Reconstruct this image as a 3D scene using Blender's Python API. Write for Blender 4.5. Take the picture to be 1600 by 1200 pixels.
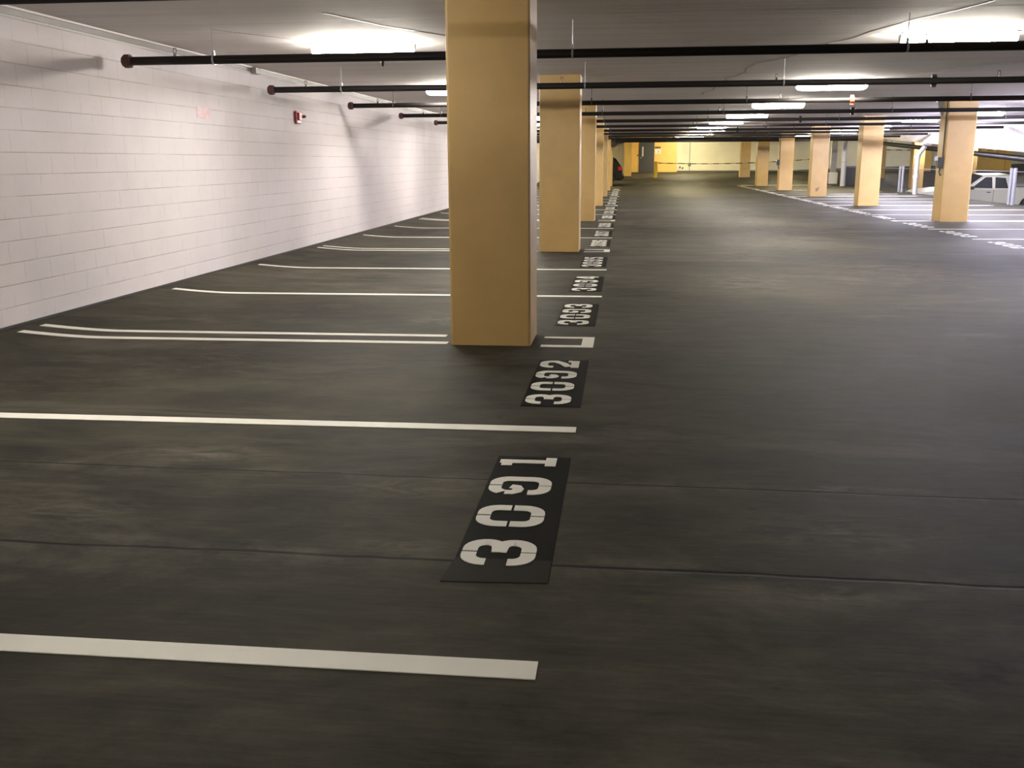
import bpy, math, random
from mathutils import Vector, Matrix
random.seed(7)
S = bpy.context.scene
for o in list(bpy.data.objects): bpy.data.objects.remove(o)
col = S.collection

# ------------------------------------------------------------------ camera, world, exposure
F, YAW, PITCH, ROLL, EYE = 1519.0, .1145, .2253, -.0053, 1.5
cd = bpy.data.cameras.new('camera'); cam = bpy.data.objects.new('camera', cd); col.objects.link(cam)
cd.sensor_fit = 'HORIZONTAL'; cd.sensor_width = 36; cd.lens = F/1600*36; cd.clip_end = 300
fw = Vector((-math.sin(YAW)*math.cos(PITCH), math.cos(YAW)*math.cos(PITCH), -math.sin(PITCH)))
rt = Vector((math.cos(YAW), math.sin(YAW), 0)); up = rt.cross(fw)
r2 = rt*math.cos(ROLL)+up*math.sin(ROLL); u2 = -rt*math.sin(ROLL)+up*math.cos(ROLL)
cam.matrix_world = Matrix(((r2.x, u2.x, -fw.x, 0), (r2.y, u2.y, -fw.y, 0), (r2.z, u2.z, -fw.z, EYE), (0, 0, 0, 1)))
S.camera = cam
w = bpy.data.worlds.new('world'); S.world = w; w.use_nodes = True
w.node_tree.nodes['Background'].inputs[0].default_value = (.5, .52, .6, 1)
w.node_tree.nodes['Background'].inputs[1].default_value = .05
S.view_settings.view_transform = 'Standard'; S.view_settings.look = 'None'
S.view_settings.gamma = 1; S.view_settings.use_curve_mapping = False
S.view_settings.exposure = 1.3
LAMP_WARM, LAMP_COOL, LAMP_FAR = 60.0, 290.0, 60.0      # lens radiance of the three kinds of tubes
C_WARM, C_COOL, C_FAR = (1, .935, .82), (.79, .765, 1), (1, .86, .50)

# ------------------------------------------------------------------ materials
def mat(name, color, rough=.6, metal=0, emit=None, estr=0, spec=.5):
    m = bpy.data.materials.new(name); m.use_nodes = True
    b = m.node_tree.nodes['Principled BSDF']
    b.inputs['Base Color'].default_value = (*color, 1); b.inputs['Roughness'].default_value = rough
    b.inputs['Metallic'].default_value = metal; b.inputs['Specular IOR Level'].default_value = spec
    if emit:
        b.inputs['Emission Color'].default_value = (*emit, 1); b.inputs['Emission Strength'].default_value = estr
    return m
class NT:
    def __init__(s, m): s.m = m; s.t = m.node_tree; s.b = s.t.nodes['Principled BSDF']
    def n(s, typ, **k):
        x = s.t.nodes.new(typ)
        for a, v in k.items(): setattr(x, a, v)
        return x
    def l(s, a, b): s.t.links.new(a, b)
    def val(s, sock, v):
        if hasattr(v, 'is_linked') or isinstance(v, bpy.types.NodeSocket): s.l(v, sock)
        else: sock.default_value = v
    def math(s, op, a, b=0., c=0., clamp=False):
        x = s.n('ShaderNodeMath', operation=op, use_clamp=clamp)
        for i, v in enumerate((a, b, c)): s.val(x.inputs[i], v)
        return x.outputs[0]
    def mix(s, f, a, b, blend='MIX'):
        x = s.n('ShaderNodeMix', data_type='RGBA', blend_type=blend)
        s.val(x.inputs[0], f)
        for sock, v in ((x.inputs[6], a), (x.inputs[7], b)):
            if isinstance(v, tuple): sock.default_value = (*v, 1)
            else: s.l(v, sock)
        return x.outputs[2]
    def coords(s, scale=(1, 1, 1), loc=(0, 0, 0)):
        g = s.n('ShaderNodeNewGeometry'); mp = s.n('ShaderNodeMapping')
        s.l(g.outputs['Position'], mp.inputs[0]); mp.inputs['Scale'].default_value = scale; mp.inputs['Location'].default_value = loc
        return mp.outputs[0]
    def noise(s, scale, vec, detail=4, rough=.55, dist=0):
        x = s.n('ShaderNodeTexNoise'); s.l(vec, x.inputs['Vector']); x.inputs['Scale'].default_value = scale
        x.inputs['Detail'].default_value = detail; x.inputs['Roughness'].default_value = rough; x.inputs['Distortion'].default_value = dist
        return x.outputs['Fac']
    def ramp(s, f, lo, hi, a=0., b=1.):
        x = s.n('ShaderNodeMapRange'); s.l(f, x.inputs[0])
        for i, v in enumerate((lo, hi, a, b)): x.inputs[i+1].default_value = v
        return x.outputs[0]
    def bump(s, h, strength=.3, dist=.01):
        x = s.n('ShaderNodeBump'); x.inputs['Strength'].default_value = strength; x.inputs['Distance'].default_value = dist
        s.l(h, x.inputs['Height']); s.l(x.outputs[0], s.b.inputs['Normal'])

def m_floor():
    m = mat('asphalt_floor', (.1, .1, .08), .55); t = NT(m)
    c = t.coords(); cs = t.coords((1, 2.1, 1))
    big = t.noise(.5, c, 5, .6, .7); mid = t.noise(1.7, cs, 8, .68, .5); fine = t.noise(45, c, 3, .7); st = t.noise(5, t.coords((.45, 8, 1)), 6, .75)
    v = t.math('ADD', t.math('MULTIPLY', big, .42), t.math('ADD', t.math('MULTIPLY', mid, .46), t.math('MULTIPLY', st, .20)))
    f = t.ramp(v, .41, .66)
    colr = t.mix(f, (.009, .0088, .0062), (.076, .070, .051))
    colr = t.mix(t.ramp(fine, .3, .7, 0, .22), colr, (.03, .029, .024))
    # stains in the stalls
    g = t.n('ShaderNodeNewGeometry'); sp = t.n('ShaderNodeSeparateXYZ'); t.l(g.outputs['Position'], sp.inputs[0])
    X, Y, Z = sp.outputs
    stall = t.math('MULTIPLY', t.ramp(X, -5.0, -4.3), t.ramp(X, -1.2, -2.4))
    sn = t.ramp(t.noise(.75, t.coords((.8, 1.3, 1), (3.1, .35, 0)), 5, .6, .5), .50, .66)
    colr = t.mix(t.math('MULTIPLY', t.math('MULTIPLY', stall, sn), .72), colr, (.022, .020, .016))
    # pale dry patches
    pn = t.ramp(t.noise(.55, t.coords((.6, 1.6, 1), (8, 2, 0)), 7, .7, .8), .54, .70)
    colr = t.mix(t.math('MULTIPLY', pn, .6), colr, (.125, .112, .088))
    # individual stains, worn patches and broad paler areas along the aisle, where the photograph shows them
    nn = t.noise(3.5, t.coords((1, 2.4, 1)), 7, .75, .8)
    def blob(cx, cy, rx, ry, amt, c2, lo=.30, hi=.62):
        nonlocal colr
        dx = t.math('DIVIDE', t.math('SUBTRACT', X, cx), rx); dy = t.math('DIVIDE', t.math('SUBTRACT', Y, cy), ry)
        d = t.math('SQRT', t.math('ADD', t.math('MULTIPLY', dx, dx), t.math('MULTIPLY', dy, dy)))
        k = t.math('MULTIPLY', t.math('MULTIPLY', t.ramp(d, 1, .15), t.ramp(nn, lo, hi)), amt)
        colr = t.mix(k, colr, c2)
    DK, PL = (.012, .010, .008), (.19, .17, .135)
    for b in ((-3.1, 7.1, 1.3, .8, .95), (-3.9, 6.2, 1.0, .55, .8), (-3.0, 9.9, 1.1, .9, .95), (-2.4, 9.3, .9, .5, .8), (-3.1, 12.5, 1.0, .8, .9), (-2.9, 15.2, 1, .9, .8), (-3, 18.4, 1.2, .9, .8),
              (-3.1, 23.6, 1.2, .9, .8), (-2.6, 4.35, .5, .22, .6), (-1.75, 4.95, .45, .22, .6), (-1.35, 7.5, .7, .5, .55), (.3, 7.4, .35, .8, .5), (.1, 3.95, .5, .3, .6), (-2.2, 5.9, .9, .25, .5), (1.6, 9.5, 2.4, 1.6, .45)): blob(*b, DK)
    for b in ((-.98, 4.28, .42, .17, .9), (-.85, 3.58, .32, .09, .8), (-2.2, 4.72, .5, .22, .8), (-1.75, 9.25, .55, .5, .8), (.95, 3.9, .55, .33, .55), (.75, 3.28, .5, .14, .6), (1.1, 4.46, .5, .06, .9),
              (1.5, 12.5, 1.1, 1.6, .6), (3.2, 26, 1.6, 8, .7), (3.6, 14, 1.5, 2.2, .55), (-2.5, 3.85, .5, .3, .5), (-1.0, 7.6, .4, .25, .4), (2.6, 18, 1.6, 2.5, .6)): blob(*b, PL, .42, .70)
    # small oil spots
    vo = t.n('ShaderNodeTexVoronoi'); t.l(t.coords((1, 1.4, 1)), vo.inputs['Vector']); vo.inputs['Scale'].default_value = 1.9
    colr = t.mix(t.ramp(vo.outputs['Distance'], .035, .05, .6, 0), colr, (.022, .02, .017))
    # construction joints running across the slab
    wob = t.math('MULTIPLY', t.math('SUBTRACT', t.noise(1.1, t.coords((1, 0, 0)), 3), .5), .08)
    jt = None; jh = None
    for y0, wd, sk in ((3.44, .012, -.012), (4.42, .009, -.02), (16.35, .009, 0), (20.8, .007, 0), (29.3, .01, 0), (37.9, .012, 0)):
        d = t.math('ABSOLUTE', t.math('SUBTRACT', t.math('ADD', t.math('ADD', Y, wob), t.math('MULTIPLY', X, -sk)), y0))
        a = t.ramp(d, wd*.5, wd*1.3, 1, 0); jt = a if jt is None else t.math('MAXIMUM', jt, a)
        h = t.math('MULTIPLY', t.ramp(d, wd, .14, 1, 0), t.ramp(t.noise(2.2, c, 4, .7), .48, .7)); jh = h if jh is None else t.math('MAXIMUM', jh, h)
    colr = t.mix(t.math('MULTIPLY', jh, .5), colr, (.16, .145, .115))
    colr = t.mix(t.math('MULTIPLY', jt, t.ramp(t.noise(1.4, c, 3), .3, .5, .35, .95)), colr, (.012, .011, .01))
    t.l(colr, t.b.inputs['Base Color'])
    t.l(t.ramp(v, .35, .7, .62, .74), t.b.inputs['Roughness']); t.b.inputs['Specular IOR Level'].default_value = .07
    hh = t.math('SUBTRACT', t.math('ADD', t.math('MULTIPLY', fine, .25), t.math('MULTIPLY', st, .35)), jt)
    t.bump(hh, .35, .006)
    return m
def m_ceiling():
    m = mat('painted_concrete_ceiling', (.4, .37, .35), .8); t = NT(m)
    a = t.noise(.5, t.coords((.35, 1.2, 1)), 4, .6); b = t.noise(2.2, t.coords((.08, 2.4, 1)), 4, .6)
    v = t.math('ADD', t.math('MULTIPLY', a, .5), t.math('MULTIPLY', b, .5))
    colr = t.mix(t.ramp(v, .38, .62), (.60, .56, .55), (.74, .70, .685))
    g = t.n('ShaderNodeNewGeometry'); sp = t.n('ShaderNodeSeparateXYZ'); t.l(g.outputs['Position'], sp.inputs[0])
    yy = t.math('ADD', sp.outputs[1], t.math('MULTIPLY', t.noise(.35, t.coords((1, 0, 0)), 2), .25))
    fr = t.math('ABSOLUTE', t.math('SUBTRACT', t.math('FRACT', t.math('MULTIPLY', yy, .82)), .5))
    ln = t.math('MULTIPLY', t.ramp(fr, .0, .012, 1, 0), t.ramp(t.noise(.5, t.coords((1, .8, 1)), 3), .42, .6))
    colr = t.mix(t.math('MULTIPLY', ln, .45), colr, (.16, .14, .13))
    t.l(colr, t.b.inputs['Base Color']); t.bump(t.math('SUBTRACT', t.math('MULTIPLY', b, .8), ln), .4, .02)
    return m
def m_block(name, c1, c2, cm, axis='Y', z0=.04):
    m = mat(name, c1, .75); t = NT(m)
    g = t.n('ShaderNodeNewGeometry'); sp = t.n('ShaderNodeSeparateXYZ'); t.l(g.outputs['Position'], sp.inputs[0])
    cb = t.n('ShaderNodeCombineXYZ')
    t.l(sp.outputs[0 if axis == 'X' else 1], cb.inputs[0]); t.l(t.math('SUBTRACT', sp.outputs[2], z0), cb.inputs[1])
    br = t.n('ShaderNodeTexBrick'); t.l(cb.outputs[0], br.inputs['Vector'])
    br.inputs['Scale'].default_value = 1; br.inputs['Brick Width'].default_value = .41; br.inputs['Row Height'].default_value = .195
    br.inputs['Mortar Size'].default_value = .0035; br.inputs['Mortar Smooth'].default_value = .3
    for i in (1, 2, 3): br.inputs[i].default_value = (1, 1, 1, 1)
    c = t.coords()
    # bed joints show everywhere, head joints only here and there
    fz = t.math('FRACT', t.math('DIVIDE', t.math('SUBTRACT', sp.outputs[2], z0), .195))
    dz = t.math('MINIMUM', fz, t.math('SUBTRACT', 1, fz))
    bed = t.math('MULTIPLY', t.ramp(dz, .012, .028, 1, 0), t.ramp(t.noise(1.6, t.coords((1, 1, 4)), 3), .36, .56, .25, 1))
    head = t.math('MULTIPLY', br.outputs['Fac'], t.ramp(t.noise(1.3, t.coords((1, 1, 3), (2, 5, 1)), 2), .42, .60, .1, .85))
    j = t.math('MAXIMUM', bed, head)
    big = t.noise(.8, c, 4, .6); fine = t.noise(16, c, 4, .7)
    colr = t.mix(t.ramp(big, .35, .65), c2, c1)
    colr = t.mix(t.ramp(fine, .62, .75, 0, .25), colr, cm)
    smu = t.math('MULTIPLY', t.ramp(t.noise(.33, t.coords((1, 1, .8), (4, 2.4, 7)), 4, .6, .8), .56, .74), t.ramp(sp.outputs[2], .9, 2.3, .25, 1))
    colr = t.mix(t.math('MULTIPLY', smu, .40), colr, (.36, .34, .37))
    colr = t.mix(t.math('MULTIPLY', j, .62), colr, cm)
    t.l(colr, t.b.inputs['Base Color'])
    t.bump(t.math('SUBTRACT', t.math('MULTIPLY', fine, .2), j), .5, .006)
    return m
def m_paint(name, c, c2, rough=.45, sc=3):
    m = mat(name, c, rough); t = NT(m); v = t.noise(sc, t.coords(), 5, .6)
    colr = t.mix(t.ramp(v, .35, .7), c, c2)
    d = t.ramp(t.noise(26, t.coords(), 3, .7), .66, .78, 0, .3)
    t.l(t.mix(d, colr, tuple(x*.45 for x in c)), t.b.inputs['Base Color']); t.bump(t.noise(60, t.coords(), 2), .12, .004)
    return m
def m_marking(name, c, wear, rough=.55):
    m = mat(name, c, rough); t = NT(m)
    v = t.ramp(t.noise(9, t.coords((1, 2, 1)), 7, .75), .6, .78, 0, wear)
    b = t.noise(1.2, t.coords(), 3)
    cc = t.mix(t.ramp(b, .3, .7), tuple(x*.86 for x in c), c)
    t.l(t.mix(v, cc, (.045, .042, .034)), t.b.inputs['Base Color']); t.b.inputs['Specular IOR Level'].default_value = .02 if c[0] < .1 else .2; t.bump(t.noise(50, t.coords(), 3), .2, .003)
    return m
M = dict(
    floor=m_floor(), ceil=m_ceiling(),
    block=m_block('white_painted_block', (.655, .61, .63), (.60, .565, .585), (.30, .26, .25)),
    cream=m_block('cream_painted_block', (.62, .59, .46), (.56, .53, .41), (.42, .39, .30), 'X'),
    ochre=m_paint('ochre_column_paint', (.52, .345, .125), (.47, .31, .11)),
    yellow=m_paint('yellow_wall_paint', (.66, .43, .11), (.60, .39, .09)),
    white=m_marking('white_line_paint', (.78, .77, .70), .25), panel=m_marking('black_stall_paint', (.011, .011, .011), .18),
    faded=m_marking('faded_black_stall_paint', (.030, .029, .026), .4),
    pipe=mat('black_pipe_paint', (.012, .010, .010), .5, spec=.2), cap=mat('oxide_red_pipe_cap', (.07, .022, .018), .6),
    red=mat('red_alarm_plastic', (.30, .012, .03), .35), rust=mat('orange_red_coupling', (.30, .05, .025), .6), brass=mat('sprinkler_brass', (.10, .07, .055), .4, .6),
    zinc=mat('galvanised_steel', (.46, .47, .52), .4, .7), steel=mat('hanger_steel', (.11, .10, .10), .5, .5),
    housing=mat('lamp_housing_enamel', (.30, .30, .28), .5), trim=m_paint('grey_trim_paint', (.20, .18, .178), (.17, .155, .15)),
    lip=mat('white_conduit_paint', (.66, .62, .60), .5), door=m_paint('dark_grey_door_paint', (.028, .031, .037), (.025, .028, .034)),
    dark=mat('dark_plastic', (.02, .018, .017), .5), glassd=mat('tinted_vehicle_glass', (.012, .014, .022), .35, spec=.06),
    pvc=m_paint('white_pvc_pipe', (.36, .35, .325), (.31, .30, .275)), lav=m_paint('lavender_grey_pipe_paint', (.55, .56, .66), (.5, .5, .6)),
    truck=mat('ivory_truck_paint', (.44, .43, .38), .3), carb=mat('black_car_paint', (.008, .008, .009), .15),
    tyre=mat('tyre_rubber', (.015, .015, .015), .8), chrome=mat('chrome', (.7, .7, .7), .12, 1),
    tail=mat('red_tail_lamp_glass', (.45, .02, .015), .15), headl=mat('headlamp_glass', (.8, .8, .8), .08),
    bollard=m_paint('yellow_bollard_paint', (.62, .42, .03), (.55, .37, .02)), brown=mat('dark_brown_panel', (.05, .035, .03), .6),
    slat=mat('slate_mesh_screen', (.11, .12, .15), .7), paper=m_paint('white_sign_board', (.75, .74, .68), (.7, .69, .64)),
    dado=m_paint('dark_grey_dado_paint', (.085, .08, .072), (.07, .066, .06)),
    pink=None, tape=None)
for k, c, e in (('lens_warm', C_WARM, LAMP_WARM), ('lens_cool', C_COOL, LAMP_COOL), ('lens_far', C_FAR, LAMP_FAR), ('lens_ramp_fill', (.95, .93, .95), 70.0), ('lens_dim', C_WARM, LAMP_WARM*.5), ('lens_glow', (1, .88, .55), LAMP_FAR*3.2)):
    M[k] = mat(k, (.8, .8, .8), .4, emit=c, estr=e)
m = mat('faded_pink_notice', (.7, .5, .5), .7); t = NT(m)
t.l(t.mix(t.ramp(t.noise(9, t.coords((1, 1, 3)), 3), .4, .6), (.70, .60, .61), (.68, .46, .50)), t.b.inputs['Base Color']); M['pink'] = m
m = mat('caution_tape_stripes', (.6, .5, .1), .6); t = NT(m)
wv = t.n('ShaderNodeTexWave'); t.l(t.coords(), wv.inputs['Vector']); wv.inputs['Scale'].default_value = .42
t.l(t.mix(t.ramp(wv.outputs['Fac'], .45, .55), (.04, .035, .03), (.42, .34, .12)), t.b.inputs['Base Color']); M['tape'] = m

# ------------------------------------------------------------------ mesh helpers
class MB:
    def __init__(s): s.v = []; s.f = []
    def add(s, vs, fs):
        n = len(s.v); s.v += [tuple(p) for p in vs]; s.f += [tuple(i+n for i in f) for f in fs]; return s
    def box(s, x0, x1, y0, y1, z0, z1):
        return s.add([(x, y, z) for z in (z0, z1) for y in (y0, y1) for x in (x0, x1)],
                     [(0, 2, 3, 1), (4, 5, 7, 6), (0, 1, 5, 4), (2, 6, 7, 3), (0, 4, 6, 2), (1, 3, 7, 5)])
    def tube(s, pts, r, n=10, cap=True):
        pts = [Vector(p) for p in pts]; rr = r if isinstance(r, (list, tuple)) else [r]*len(pts)
        vs = []; fs = []; ref = None
        for i, p in enumerate(pts):
            d = (pts[min(i+1, len(pts)-1)]-pts[max(i-1, 0)]).normalized()
            a = Vector((0, 0, 1)) if abs(d.z) < .9 else Vector((0, 1, 0))
            u = d.cross(a).normalized(); v = d.cross(u)
            vs += [p+(u*math.cos(k*2*math.pi/n)+v*math.sin(k*2*math.pi/n))*rr[i] for k in range(n)]
        for i in range(len(pts)-1):
            for k in range(n):
                k2 = (k+1) % n; fs.append((i*n+k, i*n+k2, (i+1)*n+k2, (i+1)*n+k))
        if cap: fs += [tuple(range(n))[::-1], tuple((len(pts)-1)*n+k for k in range(n))]
        return s.add(vs, fs)
    def prism(s, poly, axis, a, b):           # polygon extruded along an axis
        def P(p, t): return (t, *p) if axis == 'x' else ((p[0], t, p[1]) if axis == 'y' else (*p, t))
        n = len(poly)
        return s.add([P(p, a) for p in poly]+[P(p, b) for p in poly],
                     [tuple(range(n))[::-1], tuple(range(n, 2*n))]+[(i, (i+1) % n, n+(i+1) % n, n+i) for i in range(n)])
    def grid(s, xs, ys, zf, flip=False):
        n = len(xs); vs = [(x, y, zf(x, y)) for y in ys for x in xs]
        fs = [(j*n+i, j*n+i+1, (j+1)*n+i+1, (j+1)*n+i) for j in range(len(ys)-1) for i in range(n-1)]
        if flip: fs = [f[::-1] for f in fs]
        return s.add(vs, fs)
    def build(s, name, m, parent=None, loc=(0, 0, 0), bevel=0, smooth=False, seg=2, fixn=True):
        me = bpy.data.meshes.new(name); me.from_pydata(s.v, [], s.f); me.update()
        if fixn:
            import bmesh
            bm = bmesh.new(); bm.from_mesh(me); bmesh.ops.recalc_face_normals(bm, faces=bm.faces); bm.to_mesh(me); bm.free()
        o = bpy.data.objects.new(name, me); col.objects.link(o); o.location = loc
        me.materials.append(m)
        if parent: o.parent = parent
        if bevel:
            b = o.modifiers.new('bevel', 'BEVEL'); b.width = bevel; b.segments = seg; b.limit_method = 'ANGLE'
        if smooth:
            for p in me.polygons: p.use_smooth = True
        return o
def tag(o, label=None, cat=None, group=None, kind=None):
    if label: o['label'] = label
    if cat: o['category'] = cat
    if group: o['group'] = group
    if kind: o['kind'] = kind
    return o
def thing(name, loc, label, cat, group=None, rz=0):
    o = bpy.data.objects.new(name, None); o.empty_display_size = .2; col.objects.link(o); o.location = loc; o.rotation_euler = (0, 0, rz)
    return tag(o, label, cat, group)
kids = {}
def copy_tree(src, loc, label, parent=None):
    c = src.copy(); col.objects.link(c)
    if parent is None: c.location = loc; c['label'] = label
    else: c.parent = parent
    for ch in [o for o in list(bpy.data.objects) if o.parent == src]: copy_tree(ch, None, None, c)
    return c
ORD = ['first', 'second', 'third', 'fourth', 'fifth', 'sixth', 'seventh', 'eighth', 'ninth', 'tenth', 'eleventh', 'twelfth',
       'thirteenth', 'fourteenth', 'fifteenth', 'sixteenth', 'seventeenth', 'eighteenth']

# ------------------------------------------------------------------ the setting
XW, XE, YB, YF, XR = -5.48, 13.0, 75.0, -10.0, 30.0
HC = 2.87
def rise(y): return max(0, y-60)*.0433
def ff(x, y):
    z = rise(y)
    if x < -4.5: t = min(1, (-4.5-x)/.98); z += .06*(t*t*(1.6-.6*t))
    return z
def rf(y): return -1.0+.055*(y-45)
def rs(y): return .21+.0433*min(y, 61.4)+rise(y)*(1 if y > 61.4 else 0)
ys = [YF, 0, 10, 20, 30, 40, 50, 60, 61.4, 66, 70, YB+.3]
g = MB().grid([XW, -5.3, -5.1, -4.9, -4.7, -4.5, -2, 0, 3, 6, 9, XE], ys, ff)
g.grid([XE, XE+.001], ys, lambda x, y: ff(x, y) if x == XE else rf(y)-.02)
tag(g.build('floor', M['floor'], fixn=False), kind='structure')
tag(MB().grid([XE, 18, 24, XR], [YF, 20, 40, 60, YB+.3], lambda x, y: rf(y)).build('floor_ramp', M['floor'], fixn=False), kind='structure')
cl = MB().grid([XW-.2, -2, 3, 8, XE], ys, lambda x, y: HC+rise(y), flip=True).build('ceiling', M['ceil'], fixn=False)
tag(cl, kind='structure')
g = MB().grid([XE, 18, 24, XR], ys, lambda x, y: rs(y), flip=True)
tag(g.build('ceiling_ramp', M['ceil'], fixn=False), kind='structure')
pf = [(y, rs(y)) for y in ys if y <= 61.4]+[(61.4, HC+rise(61.4)+.1), (YF, HC+.1)]
tag(MB().prism(pf, 'x', XE, XE+.18).build('trim_1', M['ceil']), kind='structure')
tag(MB().box(XW-.2, XW, YF, YB+.5, -.2, 3.9).build('wall_left', M['block']), kind='structure')
tag(MB().box(XW-.2, XR, YB, YB+.2, -.6, 4.2).build('wall_back', M['cream']), kind='structure')
tag(MB().box(XR, XR+.2, YF, YB+.2, -5, 4.2).build('wall_right', M['cream']), kind='structure')
tag(MB().box(XW-.2, XR+.2, YF-.2, YF, -5, 4.2).build('wall_front', M['cream']), kind='structure')
# soffit strip and white conduit lip where the left wall meets the slab
tag(MB().box(XW, XW+.012, YF, 61, HC-.075, HC-.001).build('trim_2', M['trim']), kind='structure')
tag(MB().box(XW, XW+.028, YF, 61, HC-.02, HC-.001).build('trim_3', M['lip']), kind='structure')
tag(MB().box(XW+.0005, XW+.014, YF, YB-.01, .05, .078).build('wall_foot_seam', M['dark']), kind='structure')  # dark strip drawn in for the gap line between wall and floor
jb = MB().box(XW+.012, XW+.09, 14.35, 14.55, HC-.1, HC-.012)
tag(jb.build('junction_box', M['trim'], bevel=.006), 'small grey junction box at the top of the white block wall', 'junction box')
# dark dado at the foot of the far wall
tag(MB().prism([(12.6, rf(YB)-.1), (XR, rf(YB)-.1), (XR, rf(YB)+.52), (18, rf(YB)+.30), (12.6, rf(YB)+.12)], 'y', YB-.03, YB).build('baseboard_back', M['dado']), kind='structure')
tag(MB().box(3.8, 12.6, YB-.02, YB, rise(YB)-.05, rise(YB)+.10).build('baseboard_back', M['dado']), kind='structure')
# yellow stair core with pier and grooves
sc = MB().box(-.1, 3.76, YB-.06, YB-.005, .3, 3.7); sc.box(-.1, .42, 70.2, YB-.06, .3, 3.7)
for x in (.95, 3.12): sc.box(x-.015, x+.015, YB-.085, YB-.06, .5, 3.6)
tag(sc.build('wall_stair_core', M['yellow']), kind='structure')
sc = MB().box(24.4, 27.2, YB-.3, YB-.005, .4, 3.2); sc.box(24.2, 24.8, YB-1, YB-.3, .3, 3.2); sc.box(26.9, 27.3, YB-.5, YB-.3, .3, 3.2)
tag(sc.build('wall_stair_core', M['yellow']), kind='structure')
sc = MB().box(20.6, 21.9, YB-.2, YB-.005, .4, 3.2)
tag(sc.build('trim_4', M['yellow']), kind='structure')
# door in the stair core
zb = rise(YB)
dr = MB().box(1.04, 2.06, YB-.10, YB-.061, zb, zb+2.14).build('door_1', M['door']); tag(dr, kind='structure')
f_ = MB().box(.99, 1.04, YB-.12, YB-.061, zb, zb+2.19); f_.box(2.06, 2.11, YB-.12, YB-.061, zb, zb+2.19); f_.box(1.04, 2.06, YB-.12, YB-.061, zb+2.14, zb+2.19)
f_.build('door_frame', M['dark'], dr)
MB().box(1.2, 1.32, YB-.115, YB-.10, zb+1.15, zb+1.85).build('vision_panel', M['zinc'], dr)
h = MB(); h.box(1.1, 1.14, YB-.13, YB-.10, zb+.95, zb+1.12); h.tube([(1.12, YB-.15, zb+1.04), (1.25, YB-.15, zb+1.04)], .015); h.build('door_handle', M['chrome'], dr)

# ceiling cracks
def crack(pts, wd=.012):
    b = MB()
    for i in range(len(pts)-1):
        p, q = Vector(pts[i]), Vector(pts[i+1]); d = (q-p); n = Vector((-d.y, d.x)).normalized()*wd
        b.add([(p.x-n.x, p.y-n.y, HC-.001), (p.x+n.x, p.y+n.y, HC-.001), (q.x+n.x, q.y+n.y, HC-.001), (q.x-n.x, q.y-n.y, HC-.001),
               (p.x-n.x, p.y-n.y, HC-.004), (p.x+n.x, p.y+n.y, HC-.004), (q.x+n.x, q.y+n.y, HC-.004), (q.x-n.x, q.y-n.y, HC-.004)],
              [(0, 1, 2, 3), (7, 6, 5, 4), (0, 4, 5, 1), (1, 5, 6, 2), (2, 6, 7, 3), (3, 7, 4, 0)])
    b.build('crack', M['trim'], cl)
def wander(x0, y0, x1, y1, n, a):
    return [(x0+(x1-x0)*i/n+random.uniform(-a, a), y0+(y1-y0)*i/n+random.uniform(-a, a)*.6) for i in range(n+1)]
crack(wander(3.3, 9.2, 1.9, 15.2, 12, .09)); crack(wander(1.9, 15.2, 1.6, 22, 10, .1)); crack(wander(4.6, 17.5, 6.3, 14.2, 8, .08))
crack(wander(-2.9, 9.4, -1.6, 12.3, 6, .06)); crack(wander(-4.3, 10.4, -3.4, 12, 6, .05), .007)

# ------------------------------------------------------------------ columns
YC, SP = 7.92, 8.63
cp = None
def column(x0, x1, y, label, group, z0=None, z1=None, m='ochre'):
    z0 = rise(y) if z0 is None else z0; z1 = (HC+rise(y)) if z1 is None else z1
    o = MB().box(x0, x1, y, y+.62, z0-.03, z1+.02).build('concrete_column', M[m], bevel=.022, seg=3)
    return tag(o, label, 'column', group)
for i in range(8):
    if i == 7: break
    column(-1.425, -.755, YC+i*SP, ['nearest ochre painted concrete column standing by stall number 3092', 'second ochre column of the left row, beside stall number 3095 and its painted bracket',
        'third ochre column of the left row, beside stall number 3098', 'fourth ochre column of the left row, beside stall 3101', 'fifth ochre column of the left row, beside stall 3104',
        'sixth ochre column of the left row, partly hidden behind nearer ones', 'last thin sliver of ochre column in the left row, before the black car'][i], 'ochre columns along the left stalls')
rc = []
for i in range(1, 8):
    rc.append(column(7.67, 8.34, YC+i*SP, ['ochre column of the right row just outside the frame edge', 'largest ochre column of the right row with a black box on its side', 'second largest column of the right row, peach toned, plain faces',
        'third column of the right row with a dark smudge low on its face', 'fourth column of the right row with a small black box on its left side', 'fifth column of the right row, dull brown, where the white numbers begin',
        'farthest narrow ochre column of the right row in front of the cream wall'][i-1], 'ochre columns along the right stalls'))
for y, lb in ((59.7, 'yellow column on the sloping ramp behind the kinked white drain pipe'), (68.3, 'yellow column on the ramp peeking out right of the peach column'), (51.1, 'yellow column on the ramp hidden behind the largest right column')):
    column(16.45, 17.1, y, lb, 'yellow columns on the ramp', rf(y), rs(y), 'ochre')
M['soot'] = mat('soot_stain', (.27, .18, .09), .8)
q = MB(); pts = []
for a in range(22):
    an = a/22*2*math.pi; rr = .085*random.uniform(.55, 1.25); pts.append((7.95+rr*math.cos(an)+.03*math.sin(an), .30+rr*1.1*math.sin(an)))
q.prism(pts, 'y', YC+3*SP+SP-.003, YC+4*SP-.0005); q.build('smudge', M['soot'], rc[3])

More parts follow.
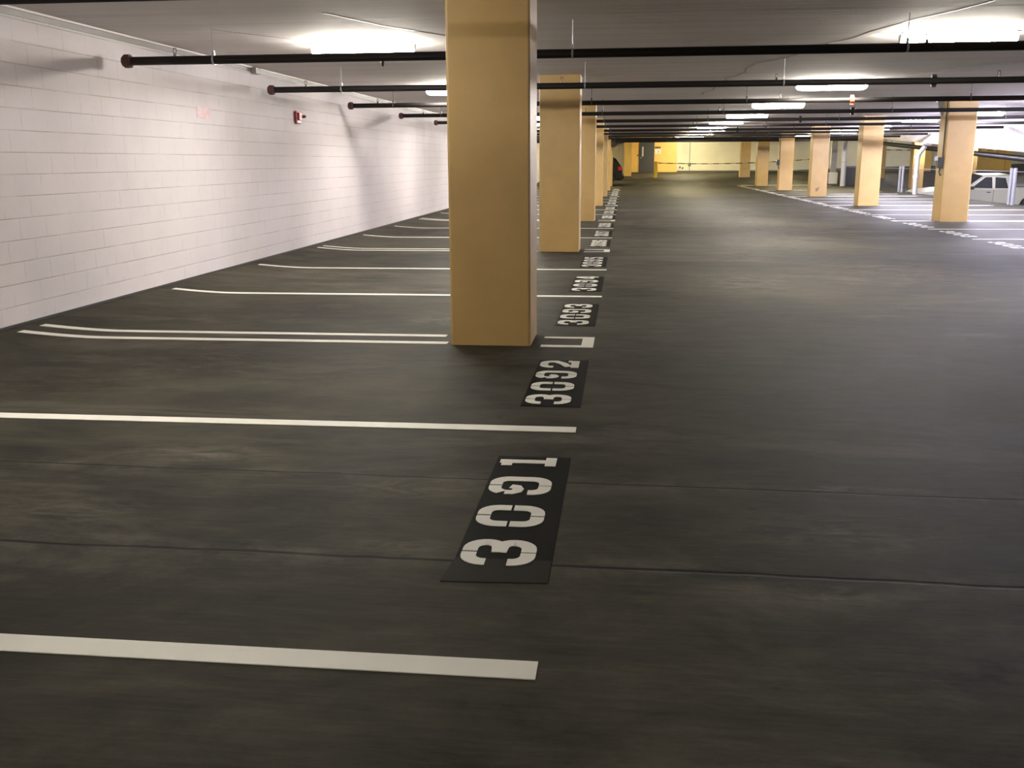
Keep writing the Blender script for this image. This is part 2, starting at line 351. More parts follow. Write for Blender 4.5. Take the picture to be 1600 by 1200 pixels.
# black boxes and conduit on two right columns
def callbox(yc, z, label, s=1):
    r = thing('call_box', (7.67, yc, 0), label, 'call box')
    MB().box(-.13*s, -.002, .03, .24, z-.12, z+.14).build('housing', M['dark'], r, bevel=.01)
    MB().box(-.17*s, -.13*s, .06, .21, z+.06, z+.16).build('lid', M['zinc'], r, bevel=.005)
    MB().tube([(-.05, .13, z-.12), (-.06, .12, z-.22), (-.04, .1, z-.30), (-.015, .1, z-.27)], .018, 6).build('cord', M['dark'], r)
    MB().box(-.03, -.002, .1, .13, z+.14, HC-.002).build('conduit', M['trim'], r)
callbox(YC+2*SP, 1.40, 'black call box on the left face of the largest right hand column')
callbox(YC+5*SP, 1.36, 'small black call box on the left face of the fourth right column')
br = MB().prism([(0, 0), (-.16, 0), (-.16, -.03), (-.03, -.34), (0, -.34)], 'y', .36, .43)
o = br.build('steel_bracket', M['zinc'], loc=(7.668, YC+2*SP+.05, HC-.002)); tag(o, 'grey steel bracket at the top left corner of the largest right column', 'bracket')

# ------------------------------------------------------------------ painted markings
TH = .004
def strip(mb, x0, x1, y0, y1, th=TH):
    xs = sorted({x0, x1, *[x for x in (-5.4, -5.3, -5.2, -5.1, -5.0, -4.9, -4.8, -4.7, -4.6, -4.5) if x0 < x < x1]})
    for i in range(len(xs)-1):
        a, b = xs[i], xs[i+1]
        vs = [(x, y, ff(x, y)+dz) for dz in (.0006, th) for y in (y0, y1) for x in (a, b)]
        mb.add(vs, [(0, 2, 3, 1), (4, 5, 7, 6), (0, 1, 5, 4), (2, 6, 7, 3), (0, 4, 6, 2), (1, 3, 7, 5)])
    return mb
def ribbon(pts, th, closed=False):
    """flat band following a polyline, mitred"""
    P = [Vector(p) for p in pts]; L, R = [], []
    for i, p in enumerate(P):
        a = (P[i]-P[i-1]).normalized() if i else (P[1]-P[0]).normalized()
        b = (P[i+1]-P[i]).normalized() if i < len(P)-1 else a
        n1 = Vector((-a.y, a.x)); n2 = Vector((-b.y, b.x)); n = (n1+n2)
        n = n.normalized()/max(.5, n.normalized().dot(n1)); L.append(p+n*th/2); R.append(p-n*th/2)
    return L, R
def arc(cx, cy, rx, ry, a0, a1, n=6):
    return [(cx+rx*math.cos(math.radians(a0+(a1-a0)*i/n)), cy+ry*math.sin(math.radians(a0+(a1-a0)*i/n))) for i in range(n+1)]
# stencil digits in a box W wide, H tall; x = reading direction, y = up
W, H, T = .245, .285, .052
l, r_, b_, t_ = T/2, W-T/2, T/2, H-T/2; mx, my, G = W/2, H/2, .006; R1 = .062
def TL(g=True): return [(mx-G, t_)]+arc(l+R1, t_-R1, R1, R1, 90, 180)
def digit_pieces(d):
    tr = arc(r_-R1, t_-R1, R1, R1, 90, 0); brr = arc(r_-R1, b_+R1, R1, R1, 0, -90)
    tl = arc(l+R1, t_-R1, R1, R1, 90, 180); bl = arc(l+R1, b_+R1, R1, R1, 180, 270)
    if d == '0': return [[(mx-G, t_)]+tl+[(l, my+G)], [(l, my-G)]+bl+[(mx-G, b_)], [(mx+G, t_)]+tr+[(r_, my+G)], [(r_, my-G)]+brr+[(mx+G, b_)]]
    if d == '3':
        k = .05
        return [[(mx-G, t_)]+tl+[(l, t_-R1-.012)],
                [(mx+G, t_)]+tr+arc(r_-k, my+k+.004, k, k, 0, -90, 5)+[(mx, my)], [(mx, my)]+arc(r_-k, my-k-.004, k, k, 90, 0, 5)+brr+[(mx+G, b_)],
                [(mx-G, b_)]+bl[::-1]+[(l, b_+R1+.012)]]
    if d in '96':
        p = [[(mx-G, t_)]+tl[:5]+[(l+.002, .222)], [(l+.001, .207), (l, .174), (l+.018, .152), (l+.046, .147), (l+.074, .158), (l+.082, .186)],
             [(mx+G, t_)]+tr+[(r_, my)]+brr+[(mx+G, b_)], [(mx-G, b_)]+bl[::-1]+[(l, b_+R1+.012)]]
        return p if d == '9' else [[(W-x, H-y) for x, y in q] for q in p]
    if d == '8':
        k = .045
        return [[(mx-G, t_)]+tl+arc(l+k, my+k, k, k, 180, 260, 4)+[(mx-G, my)], [(mx+G, t_)]+tr+arc(r_-k, my+k, k, k, 0, -80, 4)+[(mx+G, my)],
                [(mx-G, my)]+arc(l+k, my-k, k, k, 100, 180, 4)+bl+[(mx-G, b_)], [(mx+G, my)]+arc(r_-k, my-k, k, k, 80, 0, 4)+brr+[(mx+G, b_)]]
    if d == '7': return [[(l-T/2, t_), (r_, t_)], [(r_, t_-T/2-G), (mx-.01, b_-T/2+.0)]]
    if d == '5': return [[(r_+T/2, t_), (l, t_)], [(l, t_-T/2-G), (l, my+.01)], [(l+T/2, my+.02), (r_-R1, my+.02)]+arc(r_-R1, my+.02-R1, R1, R1, 90, 0)+brr+[(mx+G, b_)], [(mx-G, b_)]+bl[::-1]+[(l, b_+R1)]]
    if d == '4': return [[(r_-.03, 0), (r_-.03, my-.08)], [(r_-.03, my-.02), (r_-.03, H)], [(W, my-.055), (r_-.03+T/2+G, my-.055)], [(r_-.03-T/2-G, my-.055), (0, my-.055)], [(l-.01, my-.02), (r_-.075, t_+.02)]]
    if d == '2': return [[(mx-G, t_)]+tl+[(l, t_-R1-.012)], [(mx+G, t_)]+tr+[(r_, my+.03), (mx+.02, my-.03), (l+.012, b_+T/2+.018)], [(0, b_), (W, b_)], [(W-T*.42, b_+T/2), (W-T*.42, b_+T/2+.028)]]
    if d == '1': return [[(.098, 0), (.098, H)], [(.03, t_-.012), (.098-T/2, t_-.012)], [(.03, b_), (.165, b_)]]
def stall_number(num, cx_edge, y0, y1, sgn, label, panel=True, faded=0):
    """sgn +1: read from the aisle facing -X; cx_edge = X of the digit feet"""
    r = thing('stall_number', (cx_edge, y0, 0), label, 'painted stall number', 'painted stall numbers')
    Ln = y1-y0
    if panel:
        q = MB(); q.box(-.305, .07, faded, Ln, rise(y0)+.0006, rise(y0)+.003); q.build('painted_panel', M['panel'], r)
        if faded:
            q = MB(); q.add([(-.325, -.02, .0006), (.07, 0, .0006), (.07, faded, .0006), (-.305, faded, .0006), (-.325, -.02, .003), (.07, 0, .003), (.07, faded, .003), (-.305, faded, .003)],
                [(0, 1, 2, 3), (7, 6, 5, 4), (0, 4, 5, 1), (1, 5, 6, 2), (2, 6, 7, 3), (3, 7, 4, 0)])
            tag(q.build('panel_foot', M['faded'], r), 'faded grey foot of the black panel')
    off = .055+(.085 if faded else 0); pitch = (Ln-off-.05-W)/3
    if faded: pitch = .403
    for k, d in enumerate(num):
        q = MB(); s0 = off+k*pitch
        for pi, pc in enumerate(digit_pieces(d)):
            L, R = ribbon(pc, T*(1.15 if d != '1' else 1.05)*(.85 if d in '96' and pi == 1 else 1)); n = len(L)
            vs = []
            for z in (rise(y0)+.0034, rise(y0)+.0056+pi*.0004):
                for p in L+R:
                    u, v = p.x+s0, p.y
                    vs.append((-v, u, z) if sgn > 0 else (v, Ln-u, z))
            fs = []
            for i in range(n-1):
                fs += [(i, i+1, n+i+1, n+i), (2*n+i, 3*n+i, 3*n+i+1, 2*n+i+1), (i, 2*n+i, 2*n+i+1, i+1), (n+i, n+i+1, 3*n+i+1, 3*n+i)]
            fs += [(0, n, 3*n, 2*n), (n-1, 3*n-1, 4*n-1, 2*n-1)]
            q.add(vs, fs)
        q.build('digit', M['white'], r)
XLN = -.235
n0 = 3091
stall_number('3091', -.32, 3.28, 4.82, 1, 'largest and nearest stall number, 3091 in white stencil on black panel', faded=.20)
stall_number('3092', -.32, 5.89, 7.35, 1, 'stall number 3092 on a black panel, in front of the nearest column')
num = 3093; spans = []
y = YC+.18
for bay in range(6):
    for j, (a, b) in enumerate(((.86, 2.29), (3.31, 4.86), (6.02, 7.50))):
        a += y; b += y
        if num <= 3108:
            lb = 'stall number %d painted on a black panel beside the left stalls' % num
            stall_number(str(num), -.32, a, b, 1, lb)
        num += 1
    y += SP
def line(x0, x1, y, label, wd=.11, grp='white stall lines on the left'):
    o = strip(MB(), x0, x1, y-wd/2, y+wd/2).build('parking_line', M['white']); return tag(o, label, 'painted line', grp)
# first line lies slightly askew
o = MB()
for (xa, xb) in ((-5.3, -5.0), (-5.0, -4.7), (-4.7, -4.5), (-4.5, -2), (-2, -.235)):
    vs = []
    for dz in (.0006, TH):
        for e in (-.052, .052):
            for x in (xa, xb): vs.append((x, 2.655+e-.012*(x-XLN)*0, ff(x, 3)+dz))
    o.add(vs, [(0, 2, 3, 1), (4, 5, 7, 6), (0, 1, 5, 4), (2, 6, 7, 3), (0, 4, 6, 2), (1, 3, 7, 5)])
tag(o.build('parking_line', M['white'], bevel=.0), 'nearest and thickest white stall line at the bottom of the frame', 'painted line', 'white stall lines on the left')
line(-5.3, -.25, 5.36, 'white stall line between numbers 3091 and 3092')
y = YC
for bay in range(6):
    n = 3092+bay*3
    # double line left of the column and a bracket right of it
    for dy, nm in ((.07, 'nearer'), (.41, 'farther')):
        line(-5.32, -1.465 if dy < .2 else -1.535, y+dy, '%s line of the pair running from the wall to the column by stall %d' % (nm, n), .10)
    q = MB(); strip(q, -.67, XLN, y-.04, y+.05); strip(q, -.67, XLN, y+.36, y+.44); strip(q, XLN-.10, XLN, y+.05, y+.36)
    tag(q.build('bracket_marking', M['white']), 'white painted bracket closing the column gap beyond stall number %d' % n, 'painted line', 'white painted brackets by the columns')
    for j, dy in ((0, 3.055), (1, 5.84)):
        line(-5.3, XLN, y+dy, 'white stall line between numbers %d and %d' % (n+1+j, n+2+j))
    y += SP
# right hand stalls
y = YC+SP; rn = 3002
for bay in range(1, 7):
    for j, dy in ((0, .22), (1, 3.055), (2, 5.84)):
        if y+dy > 61: continue
        wd = .26 if j == 0 else .09
        if j == 0:
            q = MB(); strip(q, 6.62, 7.6, y+.05, y+.15); strip(q, 6.62, 7.6, y+.33, y+.43); strip(q, 6.62, 6.75, y+.15, y+.33)
            tag(q.build('bracket_marking', M['white']), 'white painted bracket on the aisle side of right column, after number %d' % rn, 'painted line', 'white painted brackets on the right')
            for e, nm in ((.10, 'nearer'), (.38, 'farther')):
                line(8.42, 12.0, y+e, '%s line of the pair behind the right column past number %d' % (nm, rn), .10, 'white stall lines on the right')
        else: line(6.62, 12.0, y+dy, 'white stall line on the right between numbers %d and %d' % (rn-1, rn), .10, 'white stall lines on the right')
        if y+dy < 57:
            stall_number(str(rn), 6.63, y+dy+(.75 if j == 0 else .5), y+dy+2.2, -1, 'white stall number %d without panel beside the right stalls' % rn, panel=False)
        rn += 1
    y += SP
line(6.9, 11.5, 60.75, 'farthest white stall line on the right, before the upward slope', .12, 'white stall lines on the right')

# ------------------------------------------------------------------ sprinkler pipes
PZ, PR = 2.55, .044
def pipe(k, y):
    z = PZ+rise(y); x0 = -5.26; x1 = 12.85
    nm = ['sprinkler pipe crossing above the nearest column, out of view but for its left end', 'nearest fully visible black sprinkler pipe, passing behind the nearest column']
    lb = nm[k] if k < 2 else '%s black sprinkler pipe counted from the camera, hung below the ceiling' % ORD[k]
    r = thing('sprinkler_pipe', (0, y, z), lb, 'pipe', 'black sprinkler pipes under the ceiling')
    MB().tube([(x0, 0, 0), (x1, 0, 0)], PR, 14).build('pipe', M['pipe'], r, smooth=False)
    q = MB().tube([(x0-.04, 0, 0), (x0-.02, 0, 0), (x0-.018, 0, 0), (x0+.045, 0, 0), (x0+.047, 0, 0), (x0+.06, 0, 0)], [.052, .062, .07, .07, .06, .05], 14); q.build('end_cap', M['cap'], r)
    dz = HC-PZ; hx = {0: (-4.3, 2.6)}.get(k, (-4.3+.12*((k*7) % 3-1), -.6+.05*((k*5) % 3-1), 2.68-.5*(k > 1), 6.1-.25*(k % 3), 9.6+.2*(k % 2)))
    for x in hx:
        q = MB().tube([(x, 0, PR), (x, 0, dz-.001)], .005, 6); q.tube([(x-.009, 0, 0), (x+.009, 0, 0)], PR+.006, 14); q.box(x-.012, x+.012, -.012, .012, PR, PR+.045)
        q.build('hanger', M['zinc'] if k < 3 else M['steel'], r)
    sx = (-4.72, 2.78, 8.6) if k % 2 else (-4.72, -.93, 2.08, 5.05, 9)
    if k == 1: sx = (-4.72, 2.86)
    if k > 11: sx = (2.1, 6)
    for x in sx:
        q = MB().tube([(x, 0, PR*.6), (x, 0, PR+.028)], .016, 8)
        q.tube([(x-.009, 0, PR+.028), (x-.02, 0, PR+.05), (x-.008, 0, PR+.075)], .004, 5); q.tube([(x+.009, 0, PR+.028), (x+.02, 0, PR+.05), (x+.008, 0, PR+.075)], .004, 5)
        q.tube([(x, 0, PR+.075), (x, 0, PR+.08)], .022, 10)
        q.build('sprinkler_head', M['brass'] if k < 6 else M['dark'], r)
    if k == 1:
        q = MB().tube([(-2.5, 0, -PR*.7), (-2.5, 0, -PR-.02), (-2.5, 0, -PR-.05)], [.018, .018, .012], 8); q.build('drain_plug', M['brass'], r)
    for x in {1: (), 2: (4.2,), 3: (4.05,), 4: (5.0,), 5: (4.6,), 6: (4.3,), 7: (3.9,)}.get(k, ()):
        q = MB().tube([(x-.035, 0, 0), (x+.035, 0, 0)], .06, 12); q.box(x-.03, x+.03, -.015, .015, -.085, .085)
        tag(q.build('coupling', M['rust'] if k == 3 else M['pipe'], r), 'orange red coupling' if k == 3 else None)
pipe(0, 6.28)
for k in range(1, 16):
    yk = 10.25+(k-1)*SP/2
    if yk > 73: break
    pipe(k, yk)
# big main at the far end, with the dark elbow hanging at its left end
r = thing('water_main', (0, 57.0, 2.58), 'thick black water main crossing the far end with a drooping elbow', 'pipe')
MB().tube([(-.2, 0, 0), (13.6, 0, 0)], .085, 12).build('pipe', M['pipe'], r)
MB().tube([(-.2, 0, 0), (-.45, -.1, -.02), (-.6, -.25, -.10), (-.72, -.45, -.16)], [.11, .14, .19, .21], 14).build('elbow', M['dark'], r)
for x in (2, 4.4, 6.8, 9.2, 11.6): MB().tube([(x, 0, .085), (x, 0, HC-2.58-.002)], .008, 6).build('hanger', M['steel'], r)
# pipes that follow the underside of the ramp
for xx, dzz, rad, lb in ((13.75, .30, .10, 'thick dark pipe sloping down along the underside of the ramp'), (15.4, .16, .05, 'thin dark pipe sloping along the ramp underside, right of the thick one')):
    r = thing('ramp_pipe', (xx, 0, 0), lb, 'pipe')
    MB().tube([(0, yy, rs(yy)-dzz) for yy in (20, 30, 40, 50, 60)], rad, 12).build('pipe', M['pipe'], r)
    for yy in range(24, 60, 5): MB().tube([(0, yy, rs(yy)-dzz+rad*.8), (0, yy, rs(yy)-.003)], .012, 6).build('hanger', M['steel'], r)

# ------------------------------------------------------------------ fluorescent fittings
def make_lamp(kind, label, loc, grp):
    r = thing('ceiling_light', loc, label, 'ceiling light', grp)
    q = MB().box(-.60, .60, -.055, .055, -.048, -.002); q.build('housing', M['housing'], r, bevel=.006)
    for s in (-1, 1):
        q = MB().prism([(-.05, -.02), (-.06, -.05), (-.035, -.115), (.035, -.115), (.06, -.05), (.05, -.02)], 'x', s*.602, s*.622); q.build('end_cap', M['housing'], r)
    q = MB(); n = 16; rings = ((-.60, .5), (-.575, .78), (-.53, .94), (-.46, 1), (.46, 1), (.53, .94), (.575, .78), (.60, .5)); vs = []; fs = []
    for x, k in rings: vs += [(x, .125*k*math.cos(2*math.pi*a/n), -.108+.060*k*math.sin(2*math.pi*a/n)) for a in range(n)]
    for i in range(len(rings)-1): fs += [(i*n+a, i*n+(a+1) % n, (i+1)*n+(a+1) % n, (i+1)*n+a) for a in range(n)]
    fs += [tuple(range(n))[::-1], tuple((len(rings)-1)*n+a for a in range(n))]
    q.add(vs, fs); q.build('lens', M[kind], r, smooth=True)
    return r
protos = {}
def lamp(kind, x, y, label, grp, rz=0):
    z = (HC+rise(y)) if x < XE else rs(y)
    if kind not in protos:
        protos[kind] = make_lamp(kind, label, (x, y, z), grp); return
    c = copy_tree(protos[kind], (x, y, z), label); c['group'] = grp
for k in range(-2, 10):
    y = 12.35+6.25*k-(.55 if k == 0 else 0)
    w_ = {-2: 'behind the camera', -1: 'overhead, above the frame'}.get(k, '%s in sight' % ORD[k] if k >= 0 else '')
    lamp('lens_far' if k > 5 else ('lens_dim' if k < 0 else 'lens_warm'), -3.1, y, 'fluorescent light over the left stalls, %s' % w_, 'lights over the left stalls')
    if k != -1: lamp('lens_glow' if k == 9 else 'lens_far' if k > 5 else ('lens_dim' if k < 0 else 'lens_warm'), 3.62 if k < 9 else 4.25, y+(2.6 if k == 9 else 0), 'fluorescent light over the driving aisle, %s' % w_, 'lights over the aisle')
    if k >= 1: lamp('lens_cool' if k < 6 else 'lens_far', 10.4, y, 'bright fluorescent light over the right stalls, %s from the camera' % ORD[k-1], 'lights over the right stalls')
RY = (27, 35, 43, 51, 59, 70)  # fill lamps added below the ramp slab to brighten truck and ramp
for i, y in enumerate(RY): lamp('lens_ramp_fill', 17.6, y, 'added fill light under the ramp slab, %s from the near end' % ORD[i], 'added fill lights on the ramp')

for i, y in enumerate((56, 67)): lamp('lens_ramp_fill', 25.6, y, 'added fill light over the far side of the ramp, %s of two' % ('nearer', 'farther')[i], 'added fill lights on the ramp')  # two more added lamps, lifting the dim yellow wall section
# ------------------------------------------------------------------ wall objects
o = MB().box(XW+.0006, XW+.004, 12.40, 12.80, 2.06, 2.21).build('wall_notice', M['pink']); tag(o, 'faded pink notice stencilled on the white block wall', 'notice')
r = thing('fire_alarm', (XW, 16.32, 2.24), 'small dark red fire alarm on the white block wall', 'fire alarm')
MB().box(.0006, .05, -.12, .10, -.11, .09).build('back_box', M['red'], r, bevel=.012)
MB().box(.05, .085, -.09, .06, -.06, .07).build('horn_grille', M['red'], r, bevel=.012)
MB().prism([(.05, -.02), (.12, -.01), (.12, .03), (.05, .04)], 'y', .10, .15).build('strobe', M['cap'], r)
# far wall details
o = MB().box(2.15, 2.58, YB-.11, YB-.061, zb+1.74, zb+1.84).build('sign_plate', M['dark']); tag(o, 'dark strip plate above the white sign, right of the door', 'sign')
r = thing('door_sign', (2.37, YB-.061, zb+1.5), 'white square sign right of the grey door under the dark strip', 'sign')
MB().box(-.22, .22, -.02, -.001, -.18, .16).build('board', M['paper'], r); MB().box(.02, .05, -.024, -.02, -.09, .08).build('symbol', M['dark'], r)
r = thing('wall_switch', (.9, YB-.061, zb+1.22), 'small dark switch box on the yellow wall left of the door', 'switch'); MB().box(-.04, .04, -.05, -.001, -.06, .06).build('box', M['dark'], r)
MB().box(-.18, -.15, -.02, -.001, -1.1, 1.8).build('conduit', M['yellow'], r)
r = thing('wall_conduit', (4.72, YB, zb), 'thin grey conduit with junction box on the cream far wall', 'conduit')
MB().tube([(0, -.03, .12), (0, -.03, 2.5)], .022, 8).build('tube', M['trim'], r); MB().box(-.1, .1, -.1, -.001, .42, .66).build('junction_box', M['dado'], r)
for x, h_ in ((3.98, .28), (4.18, .22)):
    o = MB().box(x, x+.09, YB-.08, YB-.001, zb+h_, zb+h_+.13).build('wall_outlet', M['dark']); tag(o, '%s small dark outlet low on the cream far wall' % ('left' if x < 4 else 'right'), 'outlet')
# bollard
z0 = rise(68)
r = thing('bollard', (2.05, 68, z0), 'yellow steel bollard standing in front of the grey door', 'bollard')
MB().tube([(0, 0, -.02), (0, 0, 1.02), (0, 0, 1.07), (0, 0, 1.10)], [.11, .11, .085, .03], 16).build('post', M['bollard'], r); MB().tube([(0, 0, 0), (0, 0, .03)], .15, 16).build('base_plate', M['bollard'], r)
def sag(p, q, d, n=14):
    p, q = Vector(p), Vector(q)
    return [p.lerp(q, i/n)-Vector((0, 0, d*4*(i/n)*(1-i/n))) for i in range(n+1)]
o = MB().tube(sag((2.20, 68, z0+.98), (12.44, 66.5, z0+1.22), .16), .028, 5).build('caution_chain', M['tape']); tag(o, 'striped caution chain strung from the yellow bollard across the aisle end', 'chain')
r = thing('barrier_post', (12.52, 66.5, rise(66.5)), 'slim dark post holding the right end of the long caution chain', 'post'); MB().tube([(0, 0, 0), (0, 0, 1.5)], .035, 8).build('pole', M['steel'], r); MB().tube([(0, 0, 0), (0, 0, .03)], .16, 12).build('foot', M['steel'], r)
o = MB().tube(sag((17.1, 68.5, 2.1), (XR-.02, 70, 2.2), .1), .03, 5).build('caution_chain', M['tape']); tag(o, 'striped caution chain crossing the ramp in front of the cream wall', 'chain')

# ------------------------------------------------------------------ fence, drain pipes, cream post, cabinet
r = thing('chain_link_fence', (12.72, 0, 0), 'galvanised chain link fence along the edge of the right stalls', 'fence')
for yy in (34.3, 34.62, 47.6, 48.1, 59.8):
    q = MB().tube([(0, yy, 0), (0, yy, 1.17)], .055 if yy > 34.5 else .06, 10); q.tube([(0, yy, 1.17), (0, yy, 1.20)], [.065, .03], 10); q.build('post', M['zinc'], r)
q = MB(); p_ = .085; wr = .0009; zt_ = 1.08; L_ = 59.8-22; n = int(L_/p_)
def wire(y0, z0_, y1, z1_): q.add([(0, y0, z0_-wr), (wr, y0, z0_+wr), (-wr, y0, z0_+wr), (0, y1, z1_-wr), (wr, y1, z1_+wr), (-wr, y1, z1_+wr)], [(0, 1, 4, 3), (1, 2, 5, 4), (2, 0, 3, 5)])
for i in range(n):
    y0 = 22+i*p_; wire(y0, .03, y0+zt_-.03, zt_); wire(y0+zt_-.03, .03, y0, zt_)
q.build('wire_mesh', M['steel'], r, fixn=False)
q = MB().tube([(0, 22, zt_), (0, 59.8, zt_)], .008, 5); q.build('tension_wire', M['zinc'], r)
q = MB()
for i in range(24): q.box(.0+.05*i, .04+.05*i, 59.9, 59.93, .02, 1.12)
q.build('privacy_slats', M['slat'], r)
MB().tube([(1.2, 59.9, -.1), (1.2, 59.9, 1.15)], .05, 8).build('post', M['zinc'], r)
r = thing('drain_pipe', (12.5, 44.7, 0), 'kinked white drain pipe running down by the fence', 'pipe')
MB().tube([(0, 0, 0), (0, 0, 1.62), (.02, -.01, 1.70), (.26, -.04, 2.02), (.28, -.04, 2.07)], .10, 12).build('pipe', M['pvc'], r)
for z in (.75, 1.60): MB().tube([(0, 0, z-.06), (0, 0, z+.06)], .13, 12).build('coupling', M['pvc'], r)
MB().box(.14, .498, -.22, .14, 2.06, 2.14).build('roof_collar', M['trim'], r)
r = thing('drain_pipe', (12.46, 59.1, 0), 'straight lavender grey drain pipe right of the cream post', 'pipe')
MB().tube([(0, 0, 0), (0, 0, 2.86)], .13, 12).build('pipe', M['lav'], r); MB().tube([(0, 0, 1.3), (0, 0, 1.4)], .15, 12).build('strap', M['zinc'], r)
r = thing('cream_post', (12.42, 61.6, rise(61.6)), 'slim cream painted post on a wider white base', 'post')
MB().box(-.16, .16, 0, .32, .66, HC-.003).build('shaft', M['pvc'], r); MB().box(-.25, .25, -.09, .41, 0, .68).build('base_guard', M['paper'], r, bevel=.01)
r = thing('utility_cabinet', (11.85, 61.8, rise(61.8)), 'dark brown utility cabinet between the smudged column and cream post', 'cabinet')
MB().box(-.30, .30, 0, .4, 0, 1.02).build('body', M['brown'], r, bevel=.01); MB().box(-.26, .26, -.012, -.001, .06, .96).build('door', M['brown'], r); MB().box(.18, .21, -.03, -.012, .45, .6).build('handle', M['dark'], r)
r = thing('black_conduit_post', (13.6, 33.2, rf(33.2)), 'dark thin post on the ramp at the right frame edge', 'post'); MB().tube([(0, 0, 0), (0, 0, rs(33.2)-rf(33.2)-.003)], .04, 8).build('pole', M['dark'], r); MB().box(-.08, .08, -.08, .08, 0, .02).build('base_plate', M['dark'], r)

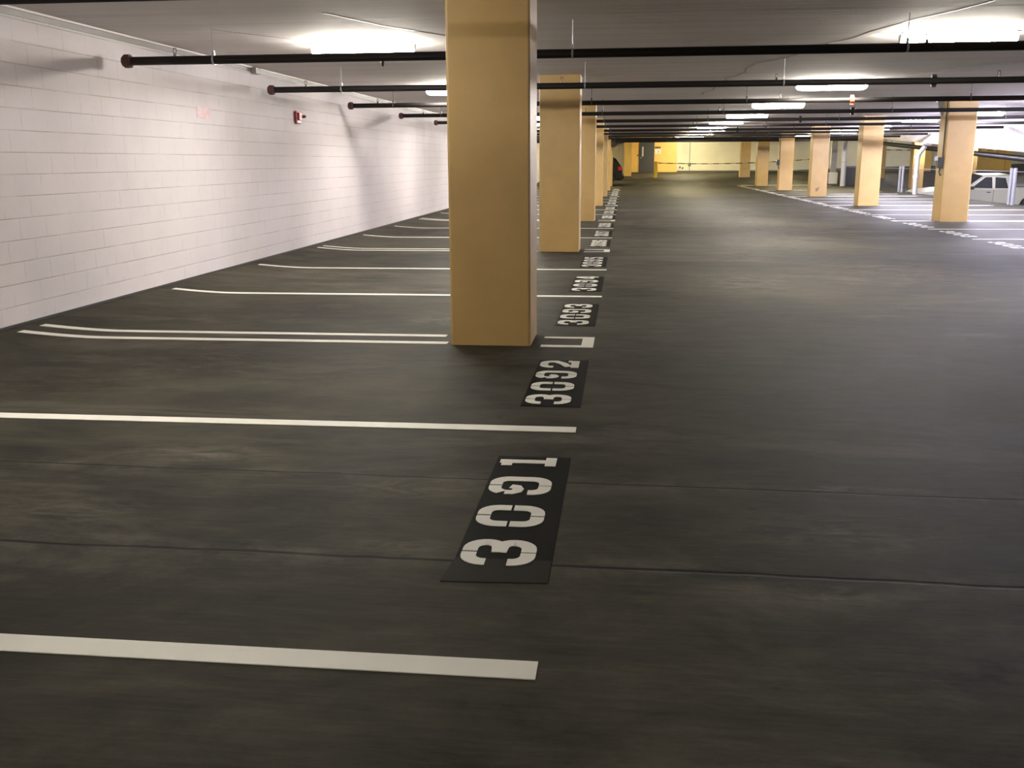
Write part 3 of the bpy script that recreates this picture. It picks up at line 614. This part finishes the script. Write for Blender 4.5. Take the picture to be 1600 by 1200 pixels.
# ------------------------------------------------------------------ vehicles
def wheel(parent, x, y, rad, sidey):
    w1 = MB().tube([(x, y, rad), (x, y+.2*sidey, rad)], rad, 24).build('wheel', M['tyre'], parent, bevel=.02)
    q = MB().tube([(x, y-.004*sidey, rad), (x, y+.02*sidey, rad)], rad*.6, 16)
    q.build('hubcap', M['chrome'], w1)
def arch_profile(xs_top, x0, x1, zb_, wheels, rad):
    pts = [(x0, zb_)]
    for wx in wheels:
        pts += [(wx-rad, zb_)]+[(wx+rad*math.cos(math.radians(a)), .36+rad*math.sin(math.radians(a))) for a in range(165, 10, -15)]+[(wx+rad, zb_)]
    pts += [(x1, zb_)]
    return pts+xs_top
def taper_cab(low, highh, ylo, yhi):
    pass
def pickup():
    r = thing('pickup_truck', (13.05, 47.45, rf(47.45)), 'ivory extended cab pickup truck parked on the ramp behind the fence', 'truck')
    r.rotation_euler = (math.atan(.055), 0, 0)
    w2 = .92
    top = [(5.95, .62), (5.95, 1.16), (4.28, 1.16), (4.24, 1.10), (2.15, 1.08), (1.2, 1.04), (.30, .96), (.12, .88), (.05, .62)]
    body = arch_profile(top, .08, 5.9, .40, (.98, 4.95), .43)
    MB().prism(body, 'y', -w2, w2).build('body', M['truck'], r, bevel=.03)
    # cab: tapered greenhouse
    lo = [(2.12, 1.06), (4.22, 1.06)]; hi = [(2.92, 1.68), (4.08, 1.70)]
    q = MB(); vs = [(x, s*.86, z) for x, z in lo for s in (-1, 1)]+[(x, s*.70, z) for x, z in hi for s in (-1, 1)]
    q.add(vs, [(0, 2, 3, 1), (4, 5, 7, 6), (0, 1, 5, 4), (2, 6, 7, 3), (0, 4, 6, 2), (1, 3, 7, 5)]); q.build('cab', M['truck'], r, bevel=.05, seg=3)
    def yo(z): return .86-.16*(z-1.06)/.62+.006
    for s in (-1, 1):
        for nm, poly in (('side_window', [(2.42, 1.14), (3.30, 1.12), (3.28, 1.60), (3.00, 1.60)]), ('rear_side_window', [(3.42, 1.12), (3.98, 1.12), (3.86, 1.56), (3.42, 1.60)])):
            q = MB(); n = len(poly); q.add([(x, s*yo(z), z) for x, z in poly]+[(x, s*(yo(z)-.02), z) for x, z in poly],
                [tuple(range(n)), tuple(range(n, 2*n))[::-1]]+[(i, (i+1) % n, n+(i+1) % n, n+i) for i in range(n)]); q.build(nm, M['glassd'], r)
        MB().box(3.05, 3.22, s*w2-.012, s*w2+.012, .93, .97).build('door_handle', M['dark'], r)
        MB().box(3.335, 3.35, s*w2-.004, s*w2+.004, .45, 1.05).build('door_seam', M['dark'], r)
        MB().box(4.245, 4.262, s*w2-.004, s*w2+.004, .45, 1.14).build('bed_seam', M['dark'], r)
        MB().box(2.32, 2.46, s*(w2+.08)-.08, s*(w2+.08)+.08, 1.08, 1.22).build('door_mirror', M['dark'], r, bevel=.02)
        MB().box(.03, .10, s*.72-.14, s*.72+.14, .70, .86).build('headlamp', M['headl'], r, bevel=.01)
        for wx in (.98, 4.95): wheel(r, wx, s*.92, .36, -s)
    vs = [(2.16, -.76, 1.10), (2.16, .76, 1.10), (2.90, .64, 1.65), (2.90, -.64, 1.65)]
    q = MB(); q.add([(x-.03, y, z+.02) for x, y, z in vs]+[(x+.03, y, z-.03) for x, y, z in vs], [(0, 1, 2, 3), (7, 6, 5, 4), (0, 4, 5, 1), (1, 5, 6, 2), (2, 6, 7, 3), (3, 7, 4, 0)]); q.build('windshield', M['glassd'], r)
    MB().box(.0, .07, -.55, .55, .66, .88).build('grille', M['dark'], r); MB().box(-.06, .12, -.92, .92, .42, .60).build('bumper', M['chrome'], r, bevel=.03)
    MB().box(4.35, 5.85, -.80, .80, 1.13, 1.19).build('bed_cover', M['dark'], r, bevel=.02)
pickup()
def hatch():
    r = thing('parked_car', (-4.55, 61.4, rise(61.4)), 'black hatchback parked nose to the wall behind the last left column', 'car')
    top = [(4.42, .55), (4.40, .85), (4.28, 1.02), (3.86, 1.62), (3.6, 1.70), (2.2, 1.74), (1.55, 1.45), (.95, 1.05), (.15, .88), (.0, .6)]
    MB().prism(arch_profile(top, .05, 4.35, .28, (.85, 3.55), .38), 'y', -.88, .88).build('body', M['carb'], r, bevel=.05, seg=3)
    vs = [(4.29, -.62, 1.08), (4.29, .62, 1.08), (3.92, .55, 1.58), (3.92, -.55, 1.58)]
    q = MB(); q.add([(x+.02, y, z+.01) for x, y, z in vs]+[(x-.02, y, z-.02) for x, y, z in vs], [(0, 1, 2, 3), (7, 6, 5, 4), (0, 4, 5, 1), (1, 5, 6, 2), (2, 6, 7, 3), (3, 7, 4, 0)]); q.build('rear_window', M['glassd'], r)
    for s in (-1, 1):
        q = MB(); q.prism([(1.75, 1.08), (3.75, 1.08), (3.5, 1.55), (2.25, 1.60)], 'y', s*.885-.006, s*.885+.006); q.build('side_window', M['glassd'], r)
        MB().prism([(4.12, .86), (4.42, .86), (4.34, 1.04), (4.14, 1.12)], 'y', s*.80-.1, s*.80+.1).build('tail_lamp', M['tail'], r)
        for wx in (.85, 3.55): wheel(r, wx, s*.88, .33, -s)
    MB().box(4.36, 4.44, -.26, .26, .62, .74).build('number_plate', M['paper'], r); MB().box(4.32, 4.47, -.86, .86, .36, .55).build('bumper', M['carb'], r, bevel=.03)
    MB().tube([(4.41, -.84, .82), (4.43, -.5, .80), (4.43, .5, .80), (4.41, .84, .82)], .012, 6).build('chrome_strip', M['chrome'], r)
hatch()
